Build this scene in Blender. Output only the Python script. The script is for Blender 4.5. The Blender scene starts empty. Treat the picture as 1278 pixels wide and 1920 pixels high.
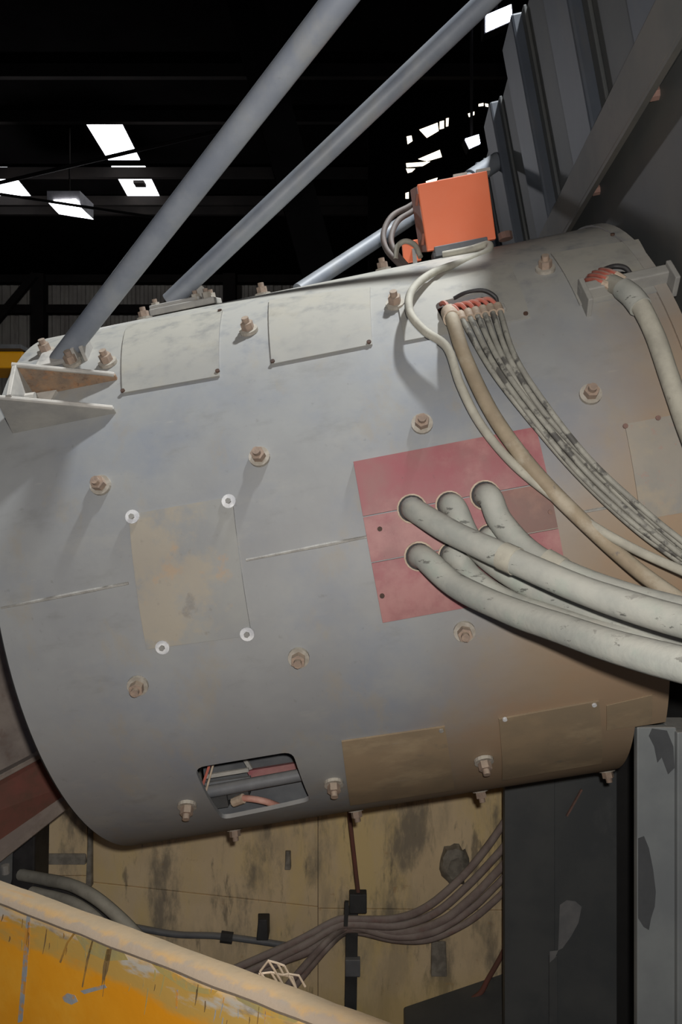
import bpy, bmesh, math, random
from mathutils import Vector, Matrix, noise
random.seed(7)
sc = bpy.context.scene
COL = sc.collection
F = 1470.0            # focal length in pixels of the 1278 x 1920 frame
ZC = 3.4              # camera height above the hall floor
PI = math.pi

# ------------------------------------------------------------------ camera
cd = bpy.data.cameras.new('camera'); cam = bpy.data.objects.new('camera', cd); COL.objects.link(cam)
cam.location = (0, 0, ZC); cam.rotation_euler = (PI/2, 0, 0)
cd.sensor_fit = 'VERTICAL'; cd.sensor_height = 24.0; cd.lens = 24.0*F/1920
cd.clip_start = .02; cd.clip_end = 200
sc.camera = cam

# ------------------------------------------------------------------ world, lights, exposure
wd = bpy.data.worlds.new('world'); sc.world = wd; wd.use_nodes = True
bg = wd.node_tree.nodes['Background']; bg.inputs[0].default_value = (.62, .72, 1, 1); bg.inputs[1].default_value = .11
vs = sc.view_settings
vs.view_transform = 'Standard'; vs.look = 'None'; vs.exposure = 0; vs.gamma = 1; vs.use_curve_mapping = False

def lamp(name, kind, loc, energy, color, size):
    l = bpy.data.lights.new(name, kind); l.energy = energy; l.color = color
    if kind == 'AREA': l.shape = 'DISK'; l.size = size
    else: l.shadow_soft_size = size
    o = bpy.data.objects.new(name, l); COL.objects.link(o); o.location = loc
    return o
# the camera's flash, just up and to the right of the lens
lamp('camera_flash', 'POINT', (.04, -.02, ZC+.065), 172, (1, .955, .90), .018)
LAMP = Vector((1.62, 2.35, ZC+6.0))       # high bay lamp hanging over the drum
lamp('high_bay_light', 'AREA', LAMP, 520, (.93, .97, 1), .34)

# ------------------------------------------------------------------ coordinates
C0 = Vector((0, 3.1474706, -.1250651+ZC))
D = Vector((1, -.0686929, .184116)).normalized()
N = Vector((0, -1, 0)); N = (N - N.dot(D)*D).normalized()
U = N.cross(D)
MD = Matrix.Translation(C0) @ Matrix((( D[0], -N[0], U[0]), (D[1], -N[1], U[1]), (D[2], -N[2], U[2]))).to_4x4()
MDI = MD.inverted()
CAM = Vector((0, 0, ZC))
TL, TR = -.916, 1.1236
def ray(px, py): return Vector(((px-639)/F, 1, (960-py)/F))
def at(px, py, Y): return CAM + ray(px, py)*Y
def W(x, y, z): return MD @ Vector((x, y, z))
def S(t, ph, h=0.): return W(t, -math.cos(ph)*(1+h), math.sin(ph)*(1+h))
def Rdir(ph): return (W(0, -math.cos(ph), math.sin(ph)) - C0)
def onr(px, py, h=0.):
    o = MDI @ CAM; v = MDI.to_3x3() @ ray(px, py); r = 1+h
    a = v.y**2+v.z**2; b = o.y*v.y+o.z*v.z; c = o.y**2+o.z**2-r*r; q = b*b-a*c
    s = (-b-math.sqrt(q))/a if q > 0 else -b/a
    return o+s*v
def tp(px, py):
    q = onr(px, py); return (q.x, math.atan2(q.z, -q.y))
def on(px, py, h=0.): return MD @ onr(px, py, h)
def pt(px, py, t):                               # pixel ray to the plane x = t of the drum's frame
    o = MDI @ CAM; v = MDI.to_3x3() @ ray(px, py); return o + v*((t-o.x)/v.x)
def rz(px, py, z):                               # pixel ray to a height above the camera
    r = ray(px, py); return CAM + r*(z/r.z)

# ------------------------------------------------------------------ materials
def lin(c): return tuple(((x/255+.055)/1.055)**2.4 if x > 10 else x/255/12.92 for x in c) + (1,)
MATS = {}
def mat(name, c1, c2=None, scale=5, rough=.75, metal=0., bump=.15, bscale=60, stains=(), zones=(), dust=None, emit=None, stretch=(1, 1, 1), spec=.5, rnd=False):
    m = bpy.data.materials.new(name); m.use_nodes = True; nt = m.node_tree; nd = nt.nodes; lk = nt.links
    b = nd['Principled BSDF']; b.inputs['Roughness'].default_value = rough; b.inputs['Metallic'].default_value = metal; b.inputs['Specular IOR Level'].default_value = spec
    MATS[name] = m
    if emit:
        b.inputs['Base Color'].default_value = lin(c1); b.inputs['Emission Color'].default_value = lin(c1)
        b.inputs['Emission Strength'].default_value = emit; return m
    tc = nd.new('ShaderNodeTexCoord')
    src = tc.outputs['Object']
    if rnd:                                          # alike hoses do not share their wear
        oi = nd.new('ShaderNodeObjectInfo'); sm = nd.new('ShaderNodeMath'); sm.operation = 'MULTIPLY'; sm.inputs[1].default_value = 23.
        lk.new(oi.outputs['Random'], sm.inputs[0]); va = nd.new('ShaderNodeVectorMath'); va.operation = 'ADD'
        lk.new(src, va.inputs[0]); lk.new(sm.outputs[0], va.inputs[1]); src = va.outputs[0]
    def nz(sc_, stv=(1, 1, 1), off=0., det=6, ro=.6):
        mp = nd.new('ShaderNodeMapping'); mp.inputs['Scale'].default_value = stv; mp.inputs['Location'].default_value = (off, off*.7, off*1.3)
        lk.new(src, mp.inputs['Vector'])
        n = nd.new('ShaderNodeTexNoise'); n.inputs['Scale'].default_value = sc_; n.inputs['Detail'].default_value = det; n.inputs['Roughness'].default_value = ro
        lk.new(mp.outputs[0], n.inputs['Vector']); return n.outputs['Fac']
    def ss(v, lo, hi, mx=1.):
        r = nd.new('ShaderNodeMapRange'); r.interpolation_type = 'SMOOTHSTEP'
        r.inputs['From Min'].default_value = lo; r.inputs['From Max'].default_value = hi; r.inputs['To Max'].default_value = mx
        lk.new(v, r.inputs['Value']); return r.outputs[0]
    def mx(fac, a, col):
        x = nd.new('ShaderNodeMix'); x.data_type = 'RGBA'; lk.new(fac, x.inputs[0])
        if isinstance(a, tuple): x.inputs[6].default_value = a
        else: lk.new(a, x.inputs[6])
        x.inputs[7].default_value = lin(col); return x.outputs[2]
    def mth(op, a, v):
        x = nd.new('ShaderNodeMath'); x.operation = op; lk.new(a, x.inputs[0])
        if isinstance(v, (int, float)): x.inputs[1].default_value = v
        else: lk.new(v, x.inputs[1])
        return x.outputs[0]
    col = mx(ss(nz(scale, stretch, 1.3), .34, .66), lin(c1), c2 or tuple(max(0, int(x*.86)) for x in c1))
    for k, (sc_, thr, sof, amt, cc, stv) in enumerate(stains):
        col = mx(ss(nz(sc_, stv, 3.1+k*5.7, 8, .65), thr-sof, thr+sof, amt), col, cc)
    for k, (cc, dv, lo, hi, nsc, namp, amt, *zs) in enumerate(zones):
        vm = nd.new('ShaderNodeVectorMath'); vm.operation = 'DOT_PRODUCT'; lk.new(tc.outputs['Object'], vm.inputs[0]); vm.inputs[1].default_value = dv
        v = mth('ADD', vm.outputs['Value'], mth('MULTIPLY', mth('SUBTRACT', nz(nsc, zs[0] if zs else (1, 1, 1), 11.+k*4, 7, .6), .5), namp))
        col = mx(ss(v, lo, hi, amt), col, cc)
    if dust:
        g = nd.new('ShaderNodeNewGeometry'); sx = nd.new('ShaderNodeSeparateXYZ'); lk.new(g.outputs['Normal'], sx.inputs[0])
        v = mth('MULTIPLY', ss(sx.outputs['Z'], dust[2], 1.), ss(nz(14, (1, 1, 1), 21), .2, .55, dust[1]))
        col = mx(v, col, dust[0])
    lk.new(col, b.inputs['Base Color'])
    if bump:
        bp = nd.new('ShaderNodeBump'); bp.inputs['Strength'].default_value = bump; bp.inputs['Distance'].default_value = .004
        lk.new(nz(bscale, stretch, 2., 4), bp.inputs['Height']); lk.new(bp.outputs[0], b.inputs['Normal'])
    return m
DUST = (196, 190, 176)
one = (1, 1, 1)
mat('drum', (141, 142, 141), (130, 131, 132), 2.2, .6, 0, .10, 30,
    stains=[(7, .62, .05, .25, (152, 150, 144), (.4, 1, 1)), (2.4, .57, .12, .5, (116, 124, 138), one), (6, .63, .08, .4, (112, 112, 110), (.6, 1, 1.4)), (40, .68, .05, .3, (96, 94, 90), one), (5, .62, .07, .3, (146, 134, 112), (1.6, .5, 1)), (18, .70, .03, .35, (160, 158, 152), (.3, 1, 2))],
    zones=[((142, 121, 97), (.8, 0, -.6), .30, .80, 2.5, .5, .85), ((150, 116, 88), (.75, 0, -.65), .55, .95, 6, 1.1, .5), ((140, 124, 102), (.25, 0, -.95), .62, .9, 9, .6, .5), ((150, 132, 108), (.85, .0, -.55), .45, .85, 4, .8, .35)],
    dust=((188, 184, 172), .85, .4))
PL = dict(rough=.6, bump=.08, bscale=40)
mat('plate_dusty', (140, 139, 134), (130, 130, 128), 5, stains=[(6, .6, .1, .4, (154, 144, 122), one), (25, .68, .05, .4, (120, 114, 104), one)], dust=((190, 185, 171), .85, .4), **PL, rnd=True)
mat('plate_rusty', (140, 140, 136), (130, 131, 131), 4, stains=[(3.6, .58, .06, .5, (162, 148, 124), one), (7, .63, .04, .5, (166, 138, 108), one), (5, .66, .03, .5, (112, 106, 100), one), (30, .66, .06, .4, (110, 104, 96), one)], **PL)
mat('plate_mottled', (142, 135, 124), (132, 128, 120), 6, stains=[(8, .58, .08, .5, (156, 142, 120), one), (30, .62, .05, .5, (150, 118, 108), one), (10, .64, .06, .5, (126, 126, 126), one)], **PL)
mat('plate_brown', (146, 127, 102), (132, 117, 96), 5, stains=[(8, .6, .1, .6, (166, 148, 120), (.5, 1, 1)), (14, .66, .06, .5, (108, 104, 94), one), (20, .7, .05, .5, (150, 140, 126), (.3, 1, 1))], **PL)
mat('red_plate', (142, 78, 84), (136, 94, 92), 5, stains=[(6, .56, .12, .8, (160, 116, 112), one), (12, .68, .05, .5, (120, 82, 80), one), (40, .7, .04, .5, (104, 76, 74), one)], **PL, rnd=True)
mat('red_plate_dark', (122, 78, 72), (112, 84, 76), 7, stains=[(9, .6, .1, .5, (140, 104, 90), one)], **PL)
mat('weld', (150, 148, 142), (132, 129, 124), 30, .6, 0, .5, 120)
mat('dark_edge', (34, 33, 33), None, 8, .7, 0, .1)  # near-black; also colours the painted rim shadow and the shade backing
mat('stud_washer', (160, 154, 144), (138, 131, 120), 30, .75, 0, .3, 140, dust=(DUST, .7, .2))
mat('stud_nut', (150, 130, 114), (130, 114, 102), 40, .75, 0, .35, 160, dust=((190, 176, 156), .5, .3), rnd=True)
mat('tray', (142, 140, 134), (126, 125, 122), 8, .7, 0, .2, 60, dust=((168, 165, 156), .6, .2))
mat('stud_dark', (78, 56, 44), (58, 44, 38), 40, .8, 0, .35, 160)
mat('bright_steel', (214, 214, 214), (176, 177, 180), 30, .4, .0, .2, 100)
mat('bracket', (170, 166, 158), (140, 138, 134), 8, .7, 0, .2, 60, dust=((214, 208, 198), .8, .1))
mat('bracket_rust', (138, 112, 88), (112, 96, 82), 20, .8, 0, .4, 90, stains=[(38, .57, .06, .6, (140, 102, 72), one), (60, .6, .05, .5, (84, 62, 48), one)], dust=(DUST, .6, .4))
mat('strut', (134, 139, 146), (116, 122, 132), 6, .5, 0, .08, 40, stains=[(9, .6, .12, .5, (142, 142, 138), (1, 1, .4)), (30, .7, .05, .4, (84, 88, 96), one)], dust=((150, 150, 148), .5, .05))
mat('hose', (160, 160, 152), (144, 146, 140), 10, .75, 0, .25, 60, stains=[(12, .60, .1, .5, (140, 152, 142), one), (17, .635, .02, .85, (80, 80, 76), (.7, 1, 2.4)), (8, .64, .06, .6, (166, 156, 140), one), (30, .70, .03, .6, (110, 108, 100), one)], dust=((184, 182, 172), .6, .1), rnd=True)
mat('cable', (166, 162, 148), (148, 144, 132), 18, .75, 0, .2, 80, stains=[(22, .66, .05, .6, (96, 92, 84), one)], dust=((190, 186, 172), .6, .1), rnd=True)
mat('cable_brown', (150, 136, 114), (134, 120, 100), 12, .75, 0, .2, 80, stains=[(14, .66, .04, .7, (84, 80, 84), one), (9, .58, .08, .5, (178, 170, 154), one)], dust=((186, 178, 160), .6, .2))
mat('cable_worn', (146, 144, 134), (126, 124, 116), 20, .7, 0, .2, 80, stains=[(20, .57, .05, .85, (62, 60, 58), one), (34, .64, .04, .6, (92, 90, 86), one)], dust=((176, 172, 160), .4, .3), rnd=True)
mat('cable_draped', (150, 136, 128), (132, 116, 110), 14, .7, 0, .15, 80, stains=[(8, .62, .08, .5, (132, 92, 82), one)], dust=((178, 168, 160), .7, .3), rnd=True)
mat('cable_dark', (98, 88, 82), (84, 74, 70), 14, .7, 0, .15, 80, stains=[(8, .62, .08, .5, (104, 66, 58), one)], dust=((140, 132, 126), .7, .3))
mat('cable_black', (52, 50, 50), (38, 36, 36), 14, .6, 0, .15, 80, dust=((110, 108, 104), .6, .4))
mat('cable_pink', (190, 150, 136), (172, 122, 108), 20, .7, 0, .2, 80)
mat('red_lead', (172, 92, 76), (150, 80, 68), 30, .6, 0, .2, 90, dust=((190, 166, 152), .8, .1))
mat('ferrule', (182, 166, 146), (160, 140, 122), 40, .7, 0, .3, 120)
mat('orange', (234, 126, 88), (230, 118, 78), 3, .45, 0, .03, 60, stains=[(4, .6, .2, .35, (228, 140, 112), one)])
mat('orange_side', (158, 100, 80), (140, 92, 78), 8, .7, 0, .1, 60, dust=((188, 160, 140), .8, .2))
mat('frame_plate', (78, 78, 75), (68, 70, 70), 2.5, .6, 0, .08, 30, stains=[(1.6, .6, .15, .5, (66, 72, 80), one), (12, .68, .06, .4, (90, 84, 74), one)])
mat('frame_rib', (70, 75, 83), (62, 67, 75), 3, .55, 0, .08, 30, stains=[(6, .64, .1, .4, (84, 80, 74), (1, 1, .3))])
mat('frame_beam', (94, 91, 86), (82, 82, 79), 4, .65, 0, .12, 40, stains=[(9, .66, .06, .5, (66, 66, 64), one)], dust=((120, 117, 110), .6, .1))
mat('rust_pink', (128, 98, 88), (110, 88, 80), 20, .8, 0, .3, 80)
mat('wall_yellow', (236, 212, 172), (226, 202, 162), 3, .8, 0, .25, 40,
    stains=[(2.2, .56, .12, .45, (240, 210, 122), (1.5, 1, .6)), (3.0, .58, .10, .7, (190, 172, 142), (1.6, 1, .5)), (1.9, .58, .07, .85, (134, 125, 110), (2.0, 1, .7)), (4.5, .64, .05, .7, (112, 104, 92), (2.4, 1, .5)), (12, .68, .05, .5, (186, 144, 104), one), (6, .64, .06, .6, (166, 150, 122), (2.5, 1, .3)), (16, .72, .03, .6, (110, 96, 80), (1.5, 1, .6))],
    zones=[((214, 186, 112), (0, 0, -1), -.9, -.5, 3, .5, .5)])
mat('wall_lug', (150, 144, 132), (120, 114, 104), 20, .8, 0, .4, 90)
mat('column', (86, 88, 88), (74, 77, 79), 3, .55, 0, .08, 30, stains=[(2.5, .64, .08, .6, (110, 112, 114), (1, 1, .6)), (20, .7, .05, .4, (104, 96, 86), one)])
mat('column_bare', (128, 128, 128), (112, 113, 115), 9, .55, 0, .1, 40)
mat('post_bare', (72, 74, 76), (64, 66, 68), 9, .55, 0, .1, 40)
mat('post', (122, 126, 126), (108, 112, 114), 3, .5, 0, .08, 40, stains=[(3.5, .66, .03, .5, (92, 94, 96), (2.2, 1, .8)), (9, .74, .02, .8, (196, 192, 184), one)], dust=((196, 192, 184), .7, .5))
mat('maroon', (128, 78, 68), (108, 76, 64), 5, .8, 0, .2, 40, stains=[(6, .6, .1, .5, (84, 74, 58), one)])
mat('beam_grey', (160, 148, 138), (136, 124, 116), 6, .8, 0, .3, 50, stains=[(9, .6, .08, .5, (120, 96, 84), one)])
mat('dark_metal', (62, 62, 62), (48, 48, 48), 8, .7, 0, .2, 50)
mat('skip_yellow', (214, 146, 30), (206, 136, 20), 4, .5, 0, .1, 50,
    stains=[(4, .60, .12, .5, (216, 162, 56), one), (7, .68, .02, .7, (140, 112, 60), (5, 1, .25)), (22, .72, .02, .7, (112, 90, 58), (4, 1, .3))],
    zones=[((158, 140, 82), (0, 0, 1), -.10, -.05, 9, .22, .7, (.5, 1, 1.8)), ((170, 172, 170), (0, 0, 1), -.045, -.02, 14, .20, .75, (.5, 1, 1.8)), ((112, 104, 96), (0, 0, 1), -.03, -.005, 20, .22, .6, (.6, 1, 1.4)), ((222, 178, 104), (0, 0, 1), -.035, -.012, 8, .06, .8)])
mat('skip_scrape', (160, 160, 158), (142, 146, 150), 20, .5, .2, .15, 80, stains=[(26, .54, .05, .9, (206, 140, 30), one)])
mat('skip_dark', (120, 96, 58), (98, 80, 54), 25, .6, 0, .2, 80, stains=[(20, .55, .1, .7, (170, 124, 44), one)])
mat('skip_olive', (160, 142, 84), (146, 134, 92), 14, .6, 0, .15, 80, stains=[(16, .55, .08, .8, (196, 140, 40), one), (24, .66, .04, .6, (128, 124, 116), one)])
mat('skip_lip', (144, 124, 96), (132, 117, 94), 8, .8, 0, .3, 60, stains=[(9, .64, .06, .4, (156, 114, 56), (.6, 2, 1)), (14, .66, .05, .7, (104, 98, 92), (.6, 2, 1))], zones=[((164, 122, 56), (0, -1, 0), -.03, -.004, 14, .05, .5), ((112, 110, 108), (0, -1, 0), -.02, -.004, 22, .06, .6)])
mat('mesh_wire', (186, 168, 146), None, 20, .7, 0, .1)
mat('inner_grey', (112, 114, 116), (96, 98, 102), 8, .55, 0, .15, 50, dust=((150, 148, 144), .5, .3))
mat('inner_dark', (54, 54, 54), None, 4, .8, 0, .1)
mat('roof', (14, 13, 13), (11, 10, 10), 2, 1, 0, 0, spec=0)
mat('clad', (150, 145, 134), (128, 122, 114), 1, .8, 0, .05, 10, stains=[(2, .6, .1, .5, (80, 72, 64), (3, 1, .3))])
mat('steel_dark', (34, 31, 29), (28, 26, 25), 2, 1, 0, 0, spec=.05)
mat('floor', (84, 80, 74), (70, 67, 62), 2, .85, 0, .2, 20)
mat('girder_yellow', (232, 168, 12), (218, 152, 8), 3, .5, 0, .05)
mat('lamp_housing', (190, 188, 192), None, 6, .6, 0, .05)
mat('sky_pane', (248, 250, 255), emit=5.)
mat('gap_pane', (255, 240, 214), emit=3.)
mat('tube_light', (250, 250, 255), emit=9.)
mat('flood_light', (214, 224, 255), emit=22.)
mat('bay_light', (250, 250, 255), emit=4.)

# ------------------------------------------------------------------ object helpers
INV = {}
def tag(o, label, cat, group=None):
    o['label'] = label; o['category'] = cat
    if group: o['group'] = group
    return o
def thing(name, label, cat, M=None, group=None):
    o = bpy.data.objects.new(name, None); COL.objects.link(o); o.empty_display_size = .1
    M = M if isinstance(M, Matrix) else Matrix.Translation(M)
    o.matrix_world = M; INV[o.name] = M.inverted()
    return tag(o, label, cat, group)
class MB:
    def __init__(s): s.v = []; s.f = []
    def add(s, vs_, fs): k = len(s.v); s.v += [Vector(x) for x in vs_]; s.f += [tuple(i+k for i in f) for f in fs]; return s
    def hexa(s, p):         # p: 4 bottom + 4 top
        return s.add(p, [(3, 2, 1, 0), (4, 5, 6, 7), (0, 1, 5, 4), (1, 2, 6, 5), (2, 3, 7, 6), (3, 0, 4, 7)])
    def box(s, a, b):
        (x0, y0, z0), (x1, y1, z1) = a, b
        return s.hexa([(x0, y0, z0), (x1, y0, z0), (x1, y1, z0), (x0, y1, z0), (x0, y0, z1), (x1, y0, z1), (x1, y1, z1), (x0, y1, z1)])
    def fbox(s, a, b, M):   # box in the frame M
        m = MB().box(a, b); return s.add([M @ v for v in m.v], m.f)
    def prism(s, poly, vec):
        n = len(poly); vec = Vector(vec)
        return s.add(list(poly)+[Vector(p)+vec for p in poly], [tuple(range(n))[::-1], tuple(range(n, 2*n))]+[(i, (i+1) % n, n+(i+1) % n, n+i) for i in range(n)])
    def bar(s, p0, p1, w, h, up=(0, 0, 1)):  # w across, h along up
        p0, p1 = Vector(p0), Vector(p1); d = (p1-p0).normalized(); a = d.cross(Vector(up)).normalized(); b = a.cross(d)
        c = [(-w/2, -h/2), (w/2, -h/2), (w/2, h/2), (-w/2, h/2)]
        return s.hexa([p0+a*x+b*y for x, y in c]+[p1+a*x+b*y for x, y in c])
    def tube(s, path, r, n=12, sub=6, cap=True, wob=0.):
        P = spline(path, sub) if sub > 1 else [Vector(p) for p in path]
        rs = r if callable(r) else (lambda q: r)
        T = [(P[min(i+1, len(P)-1)]-P[max(i-1, 0)]).normalized() for i in range(len(P))]
        a = T[0].orthogonal().normalized(); vs_ = []; m = len(P)
        for i in range(m):
            a = (a - a.dot(T[i])*T[i]).normalized(); b = T[i].cross(a); q = rs(i/(m-1))
            if wob: q *= 1+wob*noise.noise(P[i]*9)
            vs_ += [P[i]+(a*math.cos(2*PI*k/n)+b*math.sin(2*PI*k/n))*q for k in range(n)]
        fs = [(i*n+k, i*n+(k+1) % n, (i+1)*n+(k+1) % n, (i+1)*n+k) for i in range(m-1) for k in range(n)]
        if cap: fs += [tuple(range(n))[::-1], tuple(range((m-1)*n, m*n))]
        return s.add(vs_, fs)
    def rod(s, p0, p1, r, n=14): return s.tube([p0, p1], r, n, 1)
    def ring(s, p, axis, r0, r1, h, n=20):   # a collar
        ax = Vector(axis).normalized(); a = ax.orthogonal().normalized(); b = ax.cross(a); p = Vector(p); vs_ = []
        for rr, hh in ((r0, 0), (r1, 0), (r1, h), (r0, h)):
            vs_ += [p+ax*hh+(a*math.cos(2*PI*k/n)+b*math.sin(2*PI*k/n))*rr for k in range(n)]
        return s.add(vs_, [(j*n+k, j*n+(k+1) % n, ((j+1) % 4)*n+(k+1) % n, ((j+1) % 4)*n+k) for j in range(4) for k in range(n)])
    def sheet(s, q, h0, h1, nu=6, nv=8):     # q: four (t, phi) corners TL TR BR BL, on the drum between heights h0 and h1
        g = []
        for h in (h0, h1):
            for j in range(nv+1):
                for i in range(nu+1):
                    a, b = i/nu, j/nv
                    t = (q[0][0]*(1-a)+q[1][0]*a)*(1-b)+(q[3][0]*(1-a)+q[2][0]*a)*b
                    p = (q[0][1]*(1-a)+q[1][1]*a)*(1-b)+(q[3][1]*(1-a)+q[2][1]*a)*b
                    g.append(S(t, p, h))
        w = nu+1; o = w*(nv+1); fs = []
        for j in range(nv):
            for i in range(nu):
                k = j*w+i; fs += [(k, k+1, k+w+1, k+w), (o+k+w, o+k+w+1, o+k+1, o+k)]
        bd = [i for i in range(nu)]+[j*w+nu for j in range(nv)]+[nv*w+nu-i for i in range(nu)]+[(nv-j)*w for j in range(nv)]
        fs += [(bd[(i+1) % len(bd)], bd[i], o+bd[i], o+bd[(i+1) % len(bd)]) for i in range(len(bd))]
        return s.add(g, fs)
    def build(s, name, m, parent=None, smooth=False, bevel=0., root=None, origin=None):
        if parent is not None:
            r = parent
            while r.parent: r = r.parent
            I = INV[r.name]; vv = [I @ v for v in s.v]
        else:
            if origin is None:
                xs = [v.x for v in s.v]; ys = [v.y for v in s.v]; zs = [v.z for v in s.v]
                origin = Vector(((min(xs)+max(xs))/2, (min(ys)+max(ys))/2, min(zs)))
            Mo = origin if isinstance(origin, Matrix) else Matrix.Translation(origin)
            I = Mo.inverted(); vv = [I @ v for v in s.v]
        me = bpy.data.meshes.new(name); me.from_pydata(vv, [], s.f)
        bm = bmesh.new(); bm.from_mesh(me); bmesh.ops.recalc_face_normals(bm, faces=bm.faces); bm.to_mesh(me); bm.free()
        me.materials.append(MATS[m])
        o = bpy.data.objects.new(name, me); COL.objects.link(o)
        if parent is not None: o.parent = parent
        else: o.matrix_world = Mo; INV[o.name] = I
        if smooth:
            for p in me.polygons: p.use_smooth = True
            me.set_sharp_from_angle(angle=math.radians(40))
        if bevel:
            b = o.modifiers.new('bevel', 'BEVEL'); b.width = bevel; b.segments = 2; b.limit_method = 'ANGLE'; b.angle_limit = math.radians(40)
        return o
def spline(p, sub=6):
    p = [Vector(x) for x in p]
    if len(p) < 3: return p
    q = [p[0]*2-p[1]]+p+[p[-1]*2-p[-2]]; out = []
    for i in range(1, len(q)-2):
        a, b, c, d = q[i-1:i+3]
        for k in range(sub):
            t = k/sub; out.append(.5*((2*b)+(c-a)*t+(2*a-5*b+4*c-d)*t*t+(3*b-a-3*c+d)*t**3))
    return out+[p[-1]]
def struct(o): o['kind'] = 'structure'; return o
def Fr(loc, x, z):          # frame with given x axis and approximate z axis
    x = Vector(x).normalized(); z = Vector(z); y = z.cross(x).normalized(); z = x.cross(y)
    return Matrix.Translation(loc) @ Matrix(((x[0], y[0], z[0]), (x[1], y[1], z[1]), (x[2], y[2], z[2]))).to_4x4()
def roundpoly(q, r, n=5):   # round the corners of a polygon of 2-tuples
    out = []; m = len(q)
    for i in range(m):
        a, b, c = Vector(q[i-1]), Vector(q[i]), Vector(q[(i+1) % m]); u_ = (a-b).normalized(); v_ = (c-b).normalized()
        for k in range(n+1):
            t = k/n; p0 = b+u_*r; p1 = b+v_*r; out.append(tuple(p0*(1-t)**2+b*2*t*(1-t)+p1*t*t))
    return out
def cutter(poly, h0=-.12, h1=.12):
    m = MB(); n = len(poly); m.add([S(t, p, h0) for t, p in poly]+[S(t, p, h1) for t, p in poly],
        [tuple(range(n)), tuple(range(n, 2*n))[::-1]]+[(i, n+i, n+(i+1) % n, (i+1) % n) for i in range(n)])
    o = m.build('cutter', 'dark_edge'); return o
def cut(o, cutters):
    for c in cutters:
        b = o.modifiers.new('b', 'BOOLEAN'); b.object = c; b.operation = 'DIFFERENCE'; b.solver = 'EXACT'
    bpy.context.view_layer.update()
    me = bpy.data.meshes.new_from_object(o.evaluated_get(bpy.context.evaluated_depsgraph_get()))
    o.modifiers.clear(); old = o.data; o.data = me; bpy.data.meshes.remove(old); me.name = o.name

# ================================================================== THE HALL
ROOF = 7.0
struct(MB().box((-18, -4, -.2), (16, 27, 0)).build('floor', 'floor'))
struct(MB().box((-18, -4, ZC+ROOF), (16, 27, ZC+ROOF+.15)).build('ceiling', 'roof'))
def corrugated(x0, x1, y, z0, z1, p=.25):
    m = MB(); pts = []; x = x0
    while x < x1:
        pts += [(x, y), (x+p*.35, y), (x+p*.5, y-.05), (x+p*.85, y-.05)]; x += p
    n = len(pts); m.add([(a, b, z0) for a, b in pts]+[(a, b, z1) for a, b in pts], [(i, i+1, n+i+1, n+i) for i in range(n-1)])
    k = [(x1, y+.12), (x0, y+.12)]
    m.add([(x0, y+.05, z0), (x1, y+.05, z0), (x1, y+.15, z0), (x0, y+.15, z0), (x0, y+.05, z1), (x1, y+.05, z1), (x1, y+.15, z1), (x0, y+.15, z1)], [(3, 2, 1, 0), (4, 5, 6, 7), (0, 1, 5, 4), (1, 2, 6, 5), (2, 3, 7, 6), (3, 0, 4, 7)])
    return m
struct(corrugated(-18, 16, 23.5, 0, ZC+ROOF).build('wall_back', 'clad'))
struct(MB().box((-18.1, -4, 0), (-17.9, 27, ZC+ROOF)).build('wall_left', 'clad'))
struct(MB().box((15.9, -4, 0), (16.1, 27, ZC+ROOF)).build('wall_right', 'clad'))
# skylights: translucent sheets set into the roof
def skylight(k, px, label=None):
    P = [rz(x, y, ROOF-.02) for x, y in px]
    w = struct(MB().prism(P, (0, 0, .03)).build('window_%d' % k, 'sky_pane'))
    return w
skylight(1, [(152, 217), (220, 217), (262, 300), (203, 300)])
skylight(2, [(209, 313), (272, 313), (300, 371), (241, 371)])
skylight(3, [(-78, 315), (14, 315), (61, 373), (-20, 373)])
# purlins under the roof and the rods between them
for k, (y, x0, x1) in enumerate([(306, -11, 4), (362, -11, 4), (382, -11, 4), (205, -9, 5), (120, -8, 5)]):
    Y = ROOF*F/(960-y)
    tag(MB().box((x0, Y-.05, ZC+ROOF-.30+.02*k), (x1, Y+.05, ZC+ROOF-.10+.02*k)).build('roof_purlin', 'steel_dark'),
        ['dark roof purlin crossing between the two skylight panes', 'dark roof purlin across the lower skylight pane', 'dark roof purlin just below the skylights', 'dark roof purlin above the upper skylight pane', 'highest dark roof purlin in the picture'][k], 'purlin', 'roof purlins')
tag(MB().rod(at(-40, 352, 13), at(420, 243, 12), .03).build('bracing_rod', 'steel_dark'), 'thin bracing rod crossing in front of the skylight', 'rod')
tag(MB().rod(at(-40, 358, 13.4), at(320, 412, 13.4), .025).build('tie_rod', 'steel_dark'), 'thin tie rod running behind the ceiling lamp', 'rod')
# broken window: a window at the far left skylight is left as it is; skylight 2 carries a small dark cleat
c_ = rz(263, 345, ROOF-.08); tag(MB().box(c_-Vector((.12, .12, .03)), c_+Vector((.1, .1, .03))).build('skylight_patch', 'steel_dark'), 'small dark patch stuck on the lower skylight pane', 'patch')
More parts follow.
